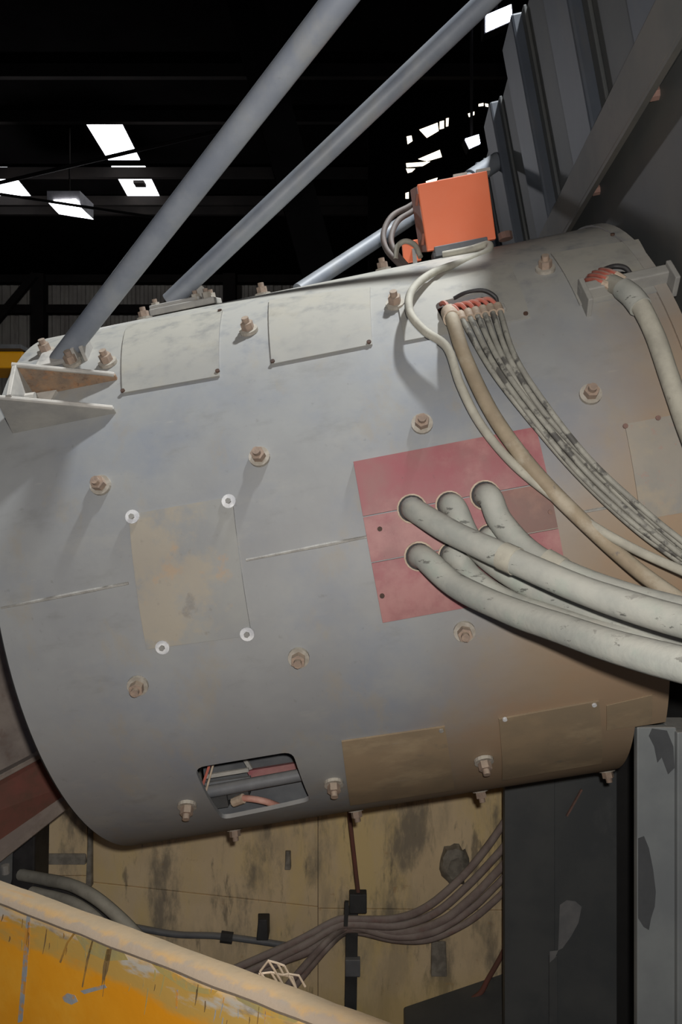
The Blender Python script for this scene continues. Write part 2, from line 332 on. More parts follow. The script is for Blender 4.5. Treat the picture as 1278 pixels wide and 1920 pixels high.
# columns and rails of the far wall
for x, lab in ((72, 'dark steel column against the far corrugated wall'), (430, 'dark steel column of the far wall behind the second strut')):
    p = at(x, 960, 23); tag(MB().box((p.x-.18, 22.9, 0), (p.x+.18, 23.3, ZC+ROOF-.02)).build('wall_column', 'steel_dark'), lab, 'column', 'far wall columns')
p = at(0, 580, 23.2); tag(MB().box((-17.5, 23.1, p.z-.12), (3, 23.4, p.z+.12)).build('wall_rail', 'steel_dark'), 'dark horizontal rail on the far corrugated wall', 'rail', 'far wall rails')
p = at(0, 522, 23.2); tag(MB().box((-17.5, 23.1, p.z-.14), (3, 23.4, p.z+.14)).build('wall_rail', 'steel_dark'), 'dark eaves rail along the top of the far wall', 'rail', 'far wall rails')
tag(MB().bar(at(-30, 630, 22.8), at(66, 515, 22.8), .16, .2).build('wall_brace', 'steel_dark'), 'dark diagonal brace beside the far wall column', 'brace')
# dim sloping chute behind the struts
tag(MB().bar(at(440, -60, 9.5), at(600, 520, 9.5), .42, .4, (0, 1, 0)).build('roof_girder', 'roof'), 'dim sloping steel girder hanging behind the struts', 'girder')
# crane girder at the left edge
g = thing('crane_girder', 'yellow girder end at the left edge behind the drum', 'girder', at(-200, 690, 3.9))
a = at(-420, 690, 3.9); b = at(44, 658, 3.9)
MB().box((a.x, 3.9, a.z), (b.x, 4.2, b.z)).build('web', 'girder_yellow', g, bevel=.01)
MB().box((a.x, 3.84, b.z), (b.x+.01, 4.26, b.z+.02)).build('flange', 'dark_metal', g)
# dark bulkhead with broken openings at the far right
yb = 13.0; A = at(690, 900, yb); Bz = at(1010, 130, yb)
bw = struct(MB().box((A.x, yb, 0), (Bz.x+1.2, yb+.2, ZC+ROOF-.01)).build('wall_gable', 'roof'))
gaps = [[(786, 243), (820, 230), (822, 245), (800, 258)], [(824, 228), (832, 226), (832, 240), (824, 242)], [(836, 222), (841, 221), (840, 236), (836, 237)], [(762, 256), (771, 254), (773, 264), (764, 270)],
        [(784, 298), (824, 281), (828, 294), (800, 302)], [(761, 306), (806, 303), (792, 311), (762, 313)], [(761, 316), (778, 316), (772, 322), (764, 324)], [(760, 362), (766, 360), (766, 372), (760, 372)],
        [(798, 340), (820, 333), (818, 340), (800, 345)], [(897, 195), (906, 193), (906, 198), (897, 199)], [(909, 194), (915, 195), (915, 200), (910, 199)], [(877, 213), (889, 209), (889, 215), (879, 219)],
        [(764, 92), (776, 90), (778, 96), (766, 97)], [(785, 80), (800, 74), (803, 83), (790, 88)]]
for q in gaps: MB().prism([at(x, y, yb-.01) for x, y in q], (0, .015, 0)).build('pane', 'gap_pane', bw)
# lamps of the hall
lt = thing('ceiling_lamp', 'pale box-shaped ceiling lamp lit beside the left skylight', 'lamp', at(122, 372, 14))
Z0, Z1 = at(0, 388, 14).z, at(0, 358, 14).z; X0, X1 = at(88, 0, 14).x, at(150, 0, 14).x
MB().hexa([(X0, 14, Z0+.1), (X1, 14, Z0), (X1+.05, 14.6, Z0), (X0, 14.6, Z0+.1), (X0, 14, Z1), (X1, 14, Z1), (X1+.05, 14.6, Z1), (X0, 14.6, Z1)]).build('housing', 'lamp_housing', lt)
MB().hexa([at(100, 375, 13.98), at(142, 373, 13.98), at(153, 386, 13.98), at(116, 388, 13.98)]+[v+Vector((0, .03, .0)) for v in (at(100, 375, 13.98), at(142, 373, 13.98), at(153, 386, 13.98), at(116, 388, 13.98))]).build('diffuser', 'tube_light', lt)
lamp('ceiling_lamp_light', 'POINT', ((X0+X1)/2, 14.3, Z0-.25), 300, (.95, .95, 1), .2)
MB().rod((X0+.3, 14.3, Z1), (X0+.3, 14.3, ZC+ROOF), .015).build('hanger', 'steel_dark', lt)
def flood(q, Y, label, m):
    t = thing('flood_lamp', label, 'lamp', at(sum(x for x, y in q)/4, sum(y for x, y in q)/4, Y), group='hall flood lamps')
    P = [at(x, y, Y) for x, y in q]; c = sum(P, Vector())/4
    MB().prism(P, (0, .03, 0)).build('lens', m, t)
    MB().prism([c+(p-c)*1.12+Vector((0, .031, 0)) for p in P], (0, .22, .03)).build('housing', 'steel_dark', t)
    MB().rod(c+Vector((0, .15, .1)), (c.x, Y+.15, ZC+ROOF), .02).build('bracket', 'steel_dark', t)
flood([(911, 28), (958, 8), (960, 36), (911, 58)], 10, 'bright flood lamp at the top beside the grey frame plate', 'flood_light')
flood([(872, 260), (897, 252), (900, 268), (880, 277)], 10, 'small bright flood lamp above the orange box', 'flood_light')
# the high bay lamp over the drum
hb = thing('high_bay_lamp', 'bell shaped high bay lamp hanging over the drum, above the picture', 'lamp', LAMP)
prof = [(.20, .02), (.30, .05), (.24, .2), (.10, .34), (.0, .36)]
m = MB(); n = 24
m.add([LAMP+Vector((r*math.cos(2*PI*k/n), r*math.sin(2*PI*k/n), z+.02)) for r, z in prof[1:] for k in range(n)], [(j*n+k, j*n+(k+1) % n, (j+1)*n+(k+1) % n, (j+1)*n+k) for j in range(3) for k in range(n)])
m.build('reflector', 'lamp_housing', hb, True)
MB().rod(LAMP+Vector((0, 0, .34)), (LAMP.x, LAMP.y, ZC+ROOF), .02).build('hanger', 'steel_dark', hb)

# ================================================================== THE DRUM
drum = thing('sheet_metal_drum', 'large dusty grey sheet metal drum lying tilted across the picture', 'drum', MD)
# shell
m = MB(); nph = 144; ts = [TL+(TR-TL)*i/24 for i in range(25)]
for rr in (0, -.014):
    m.v += [S(t, 2*PI*k/nph, rr) for t in ts for k in range(nph)]
o_ = len(ts)*nph
for i in range(len(ts)-1):
    for k in range(nph):
        a, b, c, d = i*nph+k, i*nph+(k+1) % nph, (i+1)*nph+(k+1) % nph, (i+1)*nph+k
        m.f += [(a, b, c, d), (o_+d, o_+c, o_+b, o_+a)]
for i in (0, len(ts)-1):
    for k in range(nph):
        a, b = i*nph+k, i*nph+(k+1) % nph; m.f.append((a, b, o_+b, o_+a))
shell = m.build('shell', 'drum', drum, True)
hole_a = roundpoly([tp(364, 1440), tp(548, 1409), tp(583, 1502), tp(418, 1537)], .035)
hole_b = roundpoly([tp(813, 572), tp(915, 546), tp(934, 570), tp(838, 622)], .03)
hole_c = roundpoly([tp(1092, 520), tp(1172, 498), tp(1198, 530), tp(1112, 556)], .03)
tn = tp(1190, 1362)[0]; te = tp(1252, 1320)[0]; pn = tp(1215, 1359)[1]; pe = tp(1252, 1276)[1]
cs = [cutter(hole_a), cutter(hole_b), cutter(hole_c),
      MB().sheet([(tn, pn), (1.3, pn), (1.3, pn-1.5), (tn, pn-1.5)], -.1, .1, 2, 16).build('cutter', 'dark_edge'),
      MB().sheet([(te, pe), (1.3, pe), (1.3, pn-.02), (te, pn-.02)], -.1, .1, 2, 6).build('cutter', 'dark_edge')]
cut(shell, cs)
for p_ in shell.data.polygons: p_.use_smooth = True
shell.data.set_sharp_from_angle(angle=math.radians(35))
# bent edges of the openings
def lip(poly, r, h, name='opening_edge'):
    MB().tube([S(t, p, h) for t, p in poly]+[S(*poly[0], h)], r, 6, 1, False).build(name, 'bracket', drum, True)
# end discs, and an added inner cylinder that blocks light and see-through
for t in (TL+.06, TR-.05):
    MB().rod(W(t, 0, 0), W(t+.012, 0, 0), .975, 64).build('end_disc', 'inner_dark', drum)
MB().rod(W(TL+.07, 0, 0), W(TR-.06, 0, 0), .66, 48).build('light_block', 'inner_dark', drum, True)
# rim bands
for t0, t1 in ((TR-.035, TR),):
    q = [(t0, 1.9), (t1, 1.9), (t1, -.55), (t0, -.55)]; MB().sheet(q, .001, .008, 1, 40).build('rim_band', 'drum', drum, True)
MB().tube([S(TL-.002, -2+4*k/60, -.010) for k in range(61)], .008, 8, 1).build('rim_shadow_line', 'dark_edge', drum, True)  # the drum's thin shadow line at its left rim, drawn as a dark tube
# weld seam
t0, p0 = tp(2, 1140); t1, p1 = tp(690, 1006)
for a, b in ((0, .355), (.675, 1.02)):
    MB().tube([S(t0+(t1-t0)*(a+(b-a)*k/14), p0+(p1-p0)*(a+(b-a)*k/14), 0) for k in range(15)], .0045, 6, 1, True, .5).build('weld_seam', 'weld', drum, True)
t0, p0 = tp(1065, 965); MB().tube([S(t0+(1.08-t0)*k/8, p0, 0) for k in range(9)], .0035, 6, 1, True, .5).build('weld_seam', 'weld', drum, True)
# patch plates
def patch(px, m, h=.006, name='patch_plate', screws=(), smat='stud_dark', label=None, h0=.0005):
    q = [p if isinstance(p[0], float) else tp(*p) for p in px]
    o = MB().sheet(q, h0, h0+h).build(name, m, drum, True)
    if label: o['label'] = label
    for x, y in screws:
        t, p = tp(x, y); d = Rdir(p)
        MB().rod(S(t, p, h*.8), S(t, p, h+.005), .007, 8).build('screw', smat, o)
    return o
patch([(240, 612), (418, 583), (412, 707), (231, 739)], 'plate_dusty', screws=((413, 586), (409, 699), (232, 736)))
patch([(505, 566), (694, 541), (698, 648), (510, 685)], 'plate_dusty', screws=((512, 681), (692, 645)))
o3 = patch([(742, 547), (955, 498), (994, 597), (758, 642)], 'plate_dusty', screws=((985, 592),)); cut(o3, [cs[1]])
o4 = patch([(1032, 478), (1196, 452), (1238, 548), (1086, 574)], 'plate_dusty', screws=((1148, 444),)); cut(o4, [cs[2]])
o5 = patch([(243, 966), (436, 932), (472, 1190), (276, 1216)], 'plate_rusty', .007)
for x, y in ((250, 970), (430, 941), (464, 1187), (306, 1212)):
    t, p = tp(x, y)
    MB().rod(S(t, p, .006), S(t, p, .011), .020, 16).build('washer', 'bright_steel', o5)
    MB().rod(S(t, p, .010), S(t, p, .019), .008, 6).build('screw', 'tray', o5)
q7 = [tp(1170, 796), (1.085, tp(1170, 796)[1]), (1.085, tp(1200, 975)[1]), tp(1200, 975)]
patch(q7, 'plate_mottled', .004, screws=((1171, 800), (1232, 785)), smat='rust_pink')
patch([(640, 1388), (833, 1360), (851, 1478), (656, 1507)], 'plate_brown', screws=((826, 1366),), smat='weld')
patch([(934, 1346), (1121, 1312), (1126, 1428), (940, 1460)], 'plate_brown', screws=((945, 1345), (1112, 1318)), smat='bright_steel')
patch([(1136, 1322), (1222, 1302), (1220, 1356), (1136, 1368)], 'plate_brown', .003)
# the red plates around the hose inlets
RP = 'red_plate'
def lerp(a, b, f): return (a[0]+(b[0]-a[0])*f, a[1]+(b[1]-a[1])*f)
TLc, TRc, BRc, BLc = tp(663, 868), tp(1003, 803), tp(1064, 1102), tp(717, 1165)
def rr_(u_, v_): return lerp(lerp(TLc, TRc, u_), lerp(BLc, BRc, u_), v_)
g_ = .004
patch([rr_(0, 0), rr_(1, 0), rr_(1, .345-g_), rr_(0, .345-g_)], RP, .012, 'red_plate', ((985, 850),), 'rust_pink')
patch([rr_(0, .345+g_), rr_(.70, .345+g_), rr_(.70, .625-g_), rr_(0, .625-g_)], RP, .012, 'red_plate', ((712, 992),), 'stud_dark')
patch([rr_(.705, .345+g_), rr_(1, .345+g_), rr_(1, .625-g_), rr_(.705, .625-g_)], 'red_plate_dark', .009, 'red_plate', ((1030, 960),), 'rust_pink')
patch([rr_(0, .625+g_), rr_(1, .625+g_), rr_(1, 1), rr_(0, 1)], RP, .012, 'red_plate', ((716, 1115),), 'stud_dark')
# studs
def hexrod(r, h, n=6): return MB().rod((0, 0, 0), (0, 0, h), r, n)
sp = {}
def stud_mesh():
    for nm, mb, mt, sm in (('stud', MB().rod((0, 0, -.01), (0, 0, .05), .0115, 10), 'stud_nut', True), ('washer', MB().rod((0, 0, 0), (0, 0, .011), .030, 18), 'stud_washer', False), ('nut', MB().rod((0, 0, .009), (0, 0, .034), .0205, 6), 'stud_nut', False)):
        o = mb.build('proto', mt, None, sm, origin=Matrix()); sp[nm] = o.data; COL.objects.unlink(o); bpy.data.objects.remove(o)
stud_mesh()
def stud(t, ph):
    z = Rdir(ph); M = MDI @ Fr(S(t, ph), D, z)
    L = M @ Matrix.Rotation(random.uniform(0, 1), 4, 'Z') @ Matrix.Rotation(random.uniform(-.06, .06), 4, 'X')
    s = bpy.data.objects.new('stud', sp['stud']); COL.objects.link(s); s.parent = drum; s.matrix_local = L
    for nm in ('washer', 'nut'):
        c = bpy.data.objects.new(nm, sp[nm]); COL.objects.link(c); c.parent = s
for x, y in ((203, 682), (467, 622), (741, 573), (1022, 507), (190, 911), (487, 858), (791, 796), (1106, 741), (259, 1284), (560, 1232), (870, 1183), (351, 1508), (625, 1467), (906, 1424), (88, 662), (137, 683)):
    stud(*tp(x, y))
for j in range(4):
    t = -.5755+.4664*j
    if j < 3: stud(t, math.radians(80.5))
    stud(t, math.radians(-77))
# gusset bracket at the left end
def rp(px, py, ph):        # pixel ray to the half plane through the axis at angle ph -> (t, height over the sheet)
    o = MDI @ CAM; v = MDI.to_3x3() @ ray(px, py); nn = Vector((0, math.sin(ph), math.cos(ph)))
    q = o - v*(o.dot(nn)/v.dot(nn)); return (q.x, math.hypot(q.y, q.z)-1)
br = []
for tip, left, low, mt in (((220, 710), (22, 684), (58, 742), 'bracket_rust'), ((218, 772), (-8, 745), (24, 806), 'tray')):
    pa = tp(*tip)[1]; ta = tp(*tip)[0]; w = .011; td = Vector(W(0, math.sin(pa), math.cos(pa))-C0)
    e1 = rp(left[0], left[1], pa); e0 = rp(tip[0]-3, tip[1]-8, pa)
    poly = [(ta, -.002), (ta, e0[1]), (ta-.02, e0[1]+.008), e1, (tp(*low)[0], -.002)]
    MB().prism([S(t, pa, h)+td*(w/2) for t, h in poly], td*(-w)).build('gusset', mt, drum, bevel=.002)
    MB().tube([S(ta-.004, pa, e0[1]), S(ta-.02, pa, e0[1]+.008), S(e1[0], pa, e1[1])], .0075, 8, 1).build('gusset_edge', 'bracket', drum)
    br.append((pa, e1, tp(*low)[0]))
(pa, ea, la), (pb, eb, lb_) = br
MB().prism([S(la, pa, 0), S(ea[0], pa, ea[1]), S(eb[0]+.03, pb, eb[1]), S(lb_+.03, pb, 0)], D*.014).build('bracket_end_plate', 'bracket', drum, bevel=.002)
pm = (pa+pb)/2
MB().rod(S(la-.01, pm, .05), S(la+.05, pm, .045), .02, 14).build('bracket_pin', 'bracket', drum)
MB().prism([S(la+.01, pa-.01, .004), S(la+.09, pa-.01, .0), S(la+.05, pb+.01, .0), S(la+.0, pb+.01, .004)], Rdir(pm)*.012).build('bracket_pad', 'bracket', drum)
# lugs beside the strut foot
for x, y, l in ((150, 668, .05), (166, 664, .05)):
    t, p = tp(x, y); MB().fbox((-.006, -.045, -.01), (.006, .045, l), Fr(S(t, p), D, Rdir(p))).build('lug', 'bracket', drum, bevel=.002)
# tray at the upper right opening
t, p = tp(1170, 548)
MB().fbox((-.13, -.006, -.01), (.14, .03, .045), Fr(S(t, p), D+U*.02, Rdir(p))).build('cable_tray', 'tray', drum, bevel=.004)
MB().fbox((-.13, -.07, -.01), (-.115, .03, .06), Fr(S(t, p), D, Rdir(p))).build('tray_cheek', 'tray', drum, bevel=.003)
MB().fbox((.12, -.05, -.01), (.135, .03, .06), Fr(S(t, p), D, Rdir(p))).build('tray_cheek', 'tray', drum, bevel=.003)
# terminal strip at the middle opening
t, p = tp(885, 598); MB().fbox((-.07, -.012, .0), (.10, .016, .018), Fr(S(t, p), D+Vector((0, 0, .06)), Rdir(p))).build('terminal_strip', 'tray', drum, bevel=.004)
MB().tube([on(850, 560, .0), on(872, 549, .03), on(905, 544, .04), on(928, 556, .025), on(932, 572, .0)], .006, 8).build('grommet', 'cable_black', drum, True)
MB().tube([on(1125, 508, .01), on(1150, 499, .04), on(1172, 502, .035), on(1184, 518, .01)], .007, 8).build('grommet', 'cable_black', drum, True)
# frames inside the lower left opening
def ip(x, y, Y): return at(x, y, Y)
MB().prism([ip(380, 1430, 2.72), ip(560, 1400, 2.72), ip(585, 1462, 2.78), ip(385, 1490, 2.78)], (0, .02, .01)).build('inner_panel', 'inner_grey', drum)
MB().rod(ip(378, 1487, 2.56), ip(590, 1448, 2.56), .020, 14).build('inner_pipe', 'inner_grey', drum, True)
MB().prism([ip(378, 1492, 2.66), ip(600, 1458, 2.66), ip(610, 1512, 2.7), ip(390, 1545, 2.7)], (0, .02, .01)).build('inner_panel', 'inner_grey', drum)
MB().prism([ip(462, 1446, 2.66), ip(562, 1430, 2.66), ip(566, 1444, 2.66), ip(470, 1459, 2.66)], (0, .02, .0)).build('inner_bar', 'red_plate', drum)
MB().prism([ip(454, 1424, 2.66), ip(461, 1422, 2.66), ip(473, 1442, 2.66), ip(466, 1444, 2.66)], (0, .015, 0)).build('inner_bar', 'bracket', drum)
MB().bar(ip(386, 1456, 2.63), ip(466, 1443, 2.63), .012, .012).build('inner_bar', 'bracket', drum)
MB().bar(ip(384, 1470, 2.61), ip(470, 1458, 2.61), .016, .01).build('inner_bar', 'inner_grey', drum)
MB().bar(ip(376, 1484, 2.5), ip(396, 1425, 2.5), .008, .012, (0, 1, 0)).build('inner_bar', 'red_lead', drum)
MB().bar(ip(386, 1484, 2.5), ip(402, 1425, 2.5), .006, .01, (0, 1, 0)).build('inner_bar', 'ferrule', drum)
MB().tube([ip(440, 1503, 2.6), ip(455, 1497, 2.58), ip(480, 1499, 2.57), ip(505, 1505, 2.58), ip(530, 1515, 2.62)], .011, 10).build('inner_hose', 'cable_pink', drum, True)
MB().rod(ip(438, 1504, 2.595), ip(456, 1497, 2.575), .016, 10).build('inner_hose_clip', 'ferrule', drum)
MB().fbox((-.03, -.02, -.02), (.03, .02, .02), Fr(ip(412, 1500, 2.6), D, U)).build('inner_clip', 'dark_metal', drum)
MB().fbox((-.05, -.02, -.012), (.05, .02, .012), Fr(ip(440, 1487, 2.61), D, U)).build('inner_clip', 'dark_metal', drum)
for c in cs: bpy.data.objects.remove(c)

# ================================================================== STRUTS
def strut(label, p0, p1, r, foot=None):
    p0, p1 = Vector(p0), Vector(p1)
    t = thing('tubular_strut', label, 'strut', p0, group='tubular struts')
    MB().rod(p0, p1, r, 24).build('tube', 'strut', t, True)
    return t
A0 = at(112, 676, 2.60); A1 = at(636, 0, 1.74); dA = (A1-A0)
xA = (1.19-(MDI @ A0).x)/((MDI @ A1).x-(MDI @ A0).x)
s = strut('thick grey tubular strut rising from the left bracket, nearest of three', A0, A0+dA*xA, .0345)
t, p = tp(112, 672); MB().fbox((-.07, -.05, .0), (.07, .05, .012), Fr(S(t, p), D, Rdir(p))).build('foot_plate', 'bracket', s, bevel=.003)
B0 = W(-.43, -math.cos(1.36)*1.05, math.sin(1.36)*1.05); B0 = at(318, 566, 2.93); B1 = at(920, -8, 2.55); dB = B1-B0
xB = (1.19-(MDI @ B0).x)/((MDI @ B1).x-(MDI @ B0).x)
s = strut('grey tubular strut with bolted foot plate on the drum top, middle of three', B0, B0+dB*xB, .0345)
ph = math.radians(77); tb = -.40
MB().fbox((-.115, -.09, -.004), (.13, .07, .02), Fr(S(tb, ph, .004), D, Rdir(ph))).build('foot_plate', 'bracket', s, bevel=.004)
MB().fbox((-.115, -.075, .02), (.075, .05, .034), Fr(S(tb, ph, .004), D, Rdir(ph))).build('foot_plate', 'bracket', s, bevel=.004)
for dx, dy in ((-.095, -.05), (.1, -.055), (.06, -.06), (.1, .04)):
    Mb = Fr(S(tb, ph, .024), D, Rdir(ph))
    MB().rod(Mb @ Vector((dx, dy, 0)), Mb @ Vector((dx, dy, .022)), .017, 6).build('nut', 'stud_washer', s)
    MB().rod(Mb @ Vector((dx, dy, .02)), Mb @ Vector((dx, dy, .035)), .009, 8).build('bolt', 'stud_nut', s)
MB().prism([Mb @ Vector(v) for v in ((.03, -.02, 0), (.115, -.02, 0), (.085, -.02, .05), (.045, -.02, .075))], Mb.to_3x3() @ Vector((0, .012, 0))).build('gusset', 'bracket', s, bevel=.003)
C_0 = at(560, 546, 3.55); q = pt(940, 297, 1.17); C_1 = MD @ q
s = strut('grey tubular strut behind the drum passing behind the orange box', C_0, C_1, .036)
dd = (C_1-C_0).normalized(); MB().ring(C_1-dd*.30, dd, .034, .048, .26).build('end_sleeve', 'strut', s, True)

# ================================================================== RIGHT FRAME
fp = thing('frame_plate', 'tall grey steel frame plate with ribs at the right end of the drum', 'plate', Matrix.Translation(W(1.2, 0, -3.0)) @ MD.to_3x3().to_4x4())
def lbx(name, a, b, m, parent, bv=.004): return MB().fbox(a, b, MD).build(name, m, parent, bevel=bv)
lbx('plate', (1.2, -2.6, -2.9), (1.24, 2.6, 2.15), 'frame_plate', fp)
for y0, y1 in ((-1.9, -1.62), (-1.12, -.84), (-.36, -.075), (.42, .70), (1.19, 1.47), (1.95, 2.2)):
    # channel ribs: web and two flanges
    r_ = lbx('rib', (1.14, y0, 1.16), (1.2, y1, 2.17), 'frame_rib', fp, .012)
    lbx('rib_flange', (1.185, y0-.06, 1.16), (1.2, y0, 2.16), 'frame_plate', r_)
lbx('lower_plate', (1.18, -2.6, -2.9), (1.2, 2.4, 1.14), 'frame_plate', fp)
# diagonal brace bolted over the ribs
u1, u2 = pt(1227, 0, 1.10), pt(1010, 441, 1.10); l1, l2 = pt(1278, 56, 1.10), pt(1054, 438, 1.10)
def ext(a, b, f0, f1): return a+(b-a)*f0, a+(b-a)*f1
u1, u2 = ext(u1, u2, -.6, 1.12); l1, l2 = ext(l1, l2, -.7, 1.12)
bt = thing('diagonal_brace', 'grey diagonal steel brace crossing the ribbed frame plate', 'brace', MD @ ((u2+l2)/2))
MB().prism([MD @ v for v in (u1, u2, l2, l1)], D*.03).build('face', 'frame_beam', bt, bevel=.004)
MB().prism([MD @ v for v in (l1, l2, l2+Vector((.0, -.004, -.012)), l1+Vector((0, -.004, -.012)))], D*.02).build('flange', 'frame_beam', bt)
for x, y in ((1226, 176), (1117, 356)):
    v = MD @ pt(x, y, 1.17)
    MB().rod(v+D*.012, v-D*.015, .02, 8).build('bolt', 'rust_pink', bt); MB().rod(v, v-D*.03, .010, 8).build('bolt', 'rust_pink', bt)
v = W(1.19, .86, 1.02)
o = MB().rod(at(948, 449, 3.3), at(946, 437, 3.3), .03, 10); tag(o.build('lifting_eye', 'rust_pink'), 'small pinkish bolt boss behind the orange box on the drum top', 'bolt')

# ================================================================== JUNCTION BOX
Yb = 2.83
TLb, TRb, BRb, BLb = at(781, 349, Yb), at(911, 323, Yb-.012), at(928, 450, Yb-.012), at(800, 473, Yb)
bx = thing('junction_box', 'bright orange sheet metal junction box on the drum top', 'box', (BLb+BRb)/2)
sx_ = (BRb-BLb).normalized(); bk = Vector((-.012, .15, .048))
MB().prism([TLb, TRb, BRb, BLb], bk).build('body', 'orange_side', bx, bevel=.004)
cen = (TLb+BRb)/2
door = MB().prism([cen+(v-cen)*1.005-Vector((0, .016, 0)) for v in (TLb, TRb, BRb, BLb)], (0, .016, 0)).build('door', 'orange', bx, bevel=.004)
for f in (.2, .8):
    v = TLb+(BLb-TLb)*f; MB().rod(v+Vector((-.008, .005, -.02)), v+Vector((-.004, .005, .02)), .006, 8).build('hinge', 'orange_side', bx)
for x, y, l in ((862, 330, .014), (905, 320, .012), (835, 338, .01)):
    v = at(x, y, Yb+.06); MB().fbox((-.025, -.02, 0), (.025, .02, l), Fr(v+Vector((0, 0, -.012)), sx_, (0, 0, 1))).build('top_clip', 'bracket', bx)
# support frame under the box
for (xa, ya), (xb, yb_) in (((812, 474), (910, 455)), ):
    MB().bar(at(xa, ya+6, Yb+.02), at(xb, yb_+6, Yb+.02), .10, .035).build('support_rail', 'inner_grey', bx, bevel=.003)
for x, y in ((822, 478), (900, 462)):
    MB().bar(at(x, y-4, Yb+.02), at(x+2, y+26, Yb+.02), .03, .03, (0, 1, 0)).build('support_leg', 'inner_grey', bx, bevel=.003)
# small orange box behind
sb = thing('cable_box', 'small orange box half hidden behind the looped cables', 'box', at(766, 490, 3.12))
MB().hexa([at(756, 495, 3.1), at(782, 490, 3.1), at(790, 489, 3.25), at(764, 494, 3.25), at(752, 455, 3.1), at(778, 449, 3.1), at(786, 448, 3.25), at(760, 454, 3.25)]).build('body', 'orange', sb, bevel=.004)
MB().hexa([at(774, 494, 3.085), at(782, 493, 3.085), at(782, 492, 3.1), at(774, 493, 3.1), at(772, 466, 3.085), at(779, 465, 3.085), at(779, 465, 3.1), at(772, 466, 3.1)]).build('latch', 'bracket', sb)
# looped dark cables left of the box
for lab, pts, r in (('dark cable looping down left of the orange box, outermost', [(790, 372, 3.2), (765, 388, 3.18), (735, 405, 3.12), (719, 435, 3.06), (723, 465, 3.0), (745, 492, 2.95), (765, 510, 2.93)], .0115),
                    ('dark cable looping down left of the orange box, second', [(795, 380, 3.2), (770, 398, 3.17), (745, 415, 3.11), (733, 445, 3.04), (738, 468, 2.99), (756, 492, 2.94), (772, 508, 2.92)], .0115),
                    ('short grey cable bowed in front of the small orange box', [(742, 486, 2.95), (745, 462, 2.98), (760, 452, 2.98), (778, 460, 2.97), (788, 482, 2.95)], .010)):
    t = thing('looped_cable', lab, 'cable', at(*pts[-1]), group='cables looped beside the orange box')
    MB().tube([at(*p) for p in pts], r, 10).build('jacket', 'cable_dark' if r > .011 else 'cable', t, True)

# ================================================================== HOSES AND CABLES
def hose(name, label, pts, r, m, group, start=None, collar=None, n=14, lead=None, cat='hose'):
    P = [p if isinstance(p, Vector) else at(*p) for p in pts]
    t = thing(name, label, cat, P[0], group=group)
    MB().tube(P, r, n, 8, True, .04).build('jacket', m, t, True)
    if collar:
        d = (P[1]-P[0]).normalized(); MB().ring(P[0]+d*collar[0], d, r*.9, r*collar[2], collar[1]).build('collar', collar[3], t, True)
    if lead:
        MB().tube(lead, .0065, 8).build('lead', 'red_lead', t, True)
    return t
HO = []
HG = 'thick water hoses at the red plates'
def thick(label, x, y, pts, out=.075, r=.0325, dx=12, dy=6, ring='dark_edge'):
    t0, p0 = tp(x, y); a = S(t0, p0, -.10); b = S(t0, p0, .02)
    d = Rdir(p0)
    t = hose('water_hose', label, [a, b, on(x+dx, y+dy, out)]+pts, r, 'hose', HG)
    MB().ring(S(t0, p0, .013), d, r*.8, r*1.12, .012).build('collar', ring, t, True)
    MB().ring(S(t0, p0, .012), d, r*1.10, r*1.26, .006).build('inlet_ring', 'ferrule', t, True)
    HO.append(t)
    return t
thick('thick pale hose from the left inlet of the upper red plate row', 772, 955, [(850, 1000, 1.97), (960, 1050, 1.85), (1080, 1102, 1.72), (1180, 1137, 1.62), (1278, 1166, 1.52), (1420, 1200, 1.38)])
thick('thick pale hose from the middle inlet, passing under the crossing hose', 842, 948, [(880, 1010, 2.06), (930, 1060, 2.05), (1010, 1108, 2.0), (1110, 1148, 1.9), (1278, 1195, 1.72), (1420, 1228, 1.55)], .05, .031)
thick('thick pale hose from the right inlet of the red plates, uppermost of the bundle', 908, 930, [(938, 978, 2.05), (985, 1030, 2.0), (1045, 1068, 1.93), (1150, 1110, 1.84), (1278, 1146, 1.72), (1420, 1180, 1.58)], .06, .033)
thick('thick pale hose from the bottom left inlet, lowest of the bundle', 785, 1042, [(855, 1098, 1.96), (950, 1143, 1.80), (1050, 1178, 1.64), (1150, 1212, 1.49), (1278, 1246, 1.34), (1400, 1272, 1.22)])
thick('thick dusty hose from the lower middle inlet behind the crossing hose', 846, 1040, [(885, 1082, 2.09), (940, 1120, 2.06), (1020, 1152, 1.96), (1120, 1184, 1.86), (1278, 1222, 1.72), (1420, 1256, 1.6)], .04, .030)
thick('short visible thick hose between the crossing hoses on the red plates', 915, 1006, [(950, 1042, 2.1), (1000, 1075, 2.07), (1080, 1108, 2.03), (1180, 1142, 1.96), (1278, 1174, 1.88), (1420, 1215, 1.75)], .035, .028)
for k, (x, y) in enumerate(((1040, 1080), )):
    pass
# worn wrapping on the hoses
def wrap(hobj, p0, p1, r):
    MB().tube([p0, (p0+p1)/2, p1], r, 14, 3).build('tape_band', 'cable', hobj, True)
wrap(HO[2], at(1020, 1053, 1.955), at(1052, 1071, 1.925), .0355)
wrap(HO[0], at(942, 1042, 1.870), at(968, 1053.5, 1.842), .0345)
# cable from the junction box
hose('box_cable', 'thin pale cable looping from the orange box over the drum front', [at(830, 478, 2.78), at(880, 468, 2.75), at(915, 458, 2.72), at(912, 472, 2.68), at(870, 490, 2.62), at(810, 512, 2.5), at(772, 545, 2.38), at(768, 585, 2.29), at(795, 620, 2.24), at(838, 652, 2.2), on(862, 720, .055), on(900, 795, .045), on(960, 868, .05), on(1035, 930, .06), on(1110, 985, .08), on(1190, 1030, .12), at(1278, 1070, 1.93), at(1380, 1115, 1.85)], .0125, 'cable', 'cables from the drum openings', cat='cable', n=12)
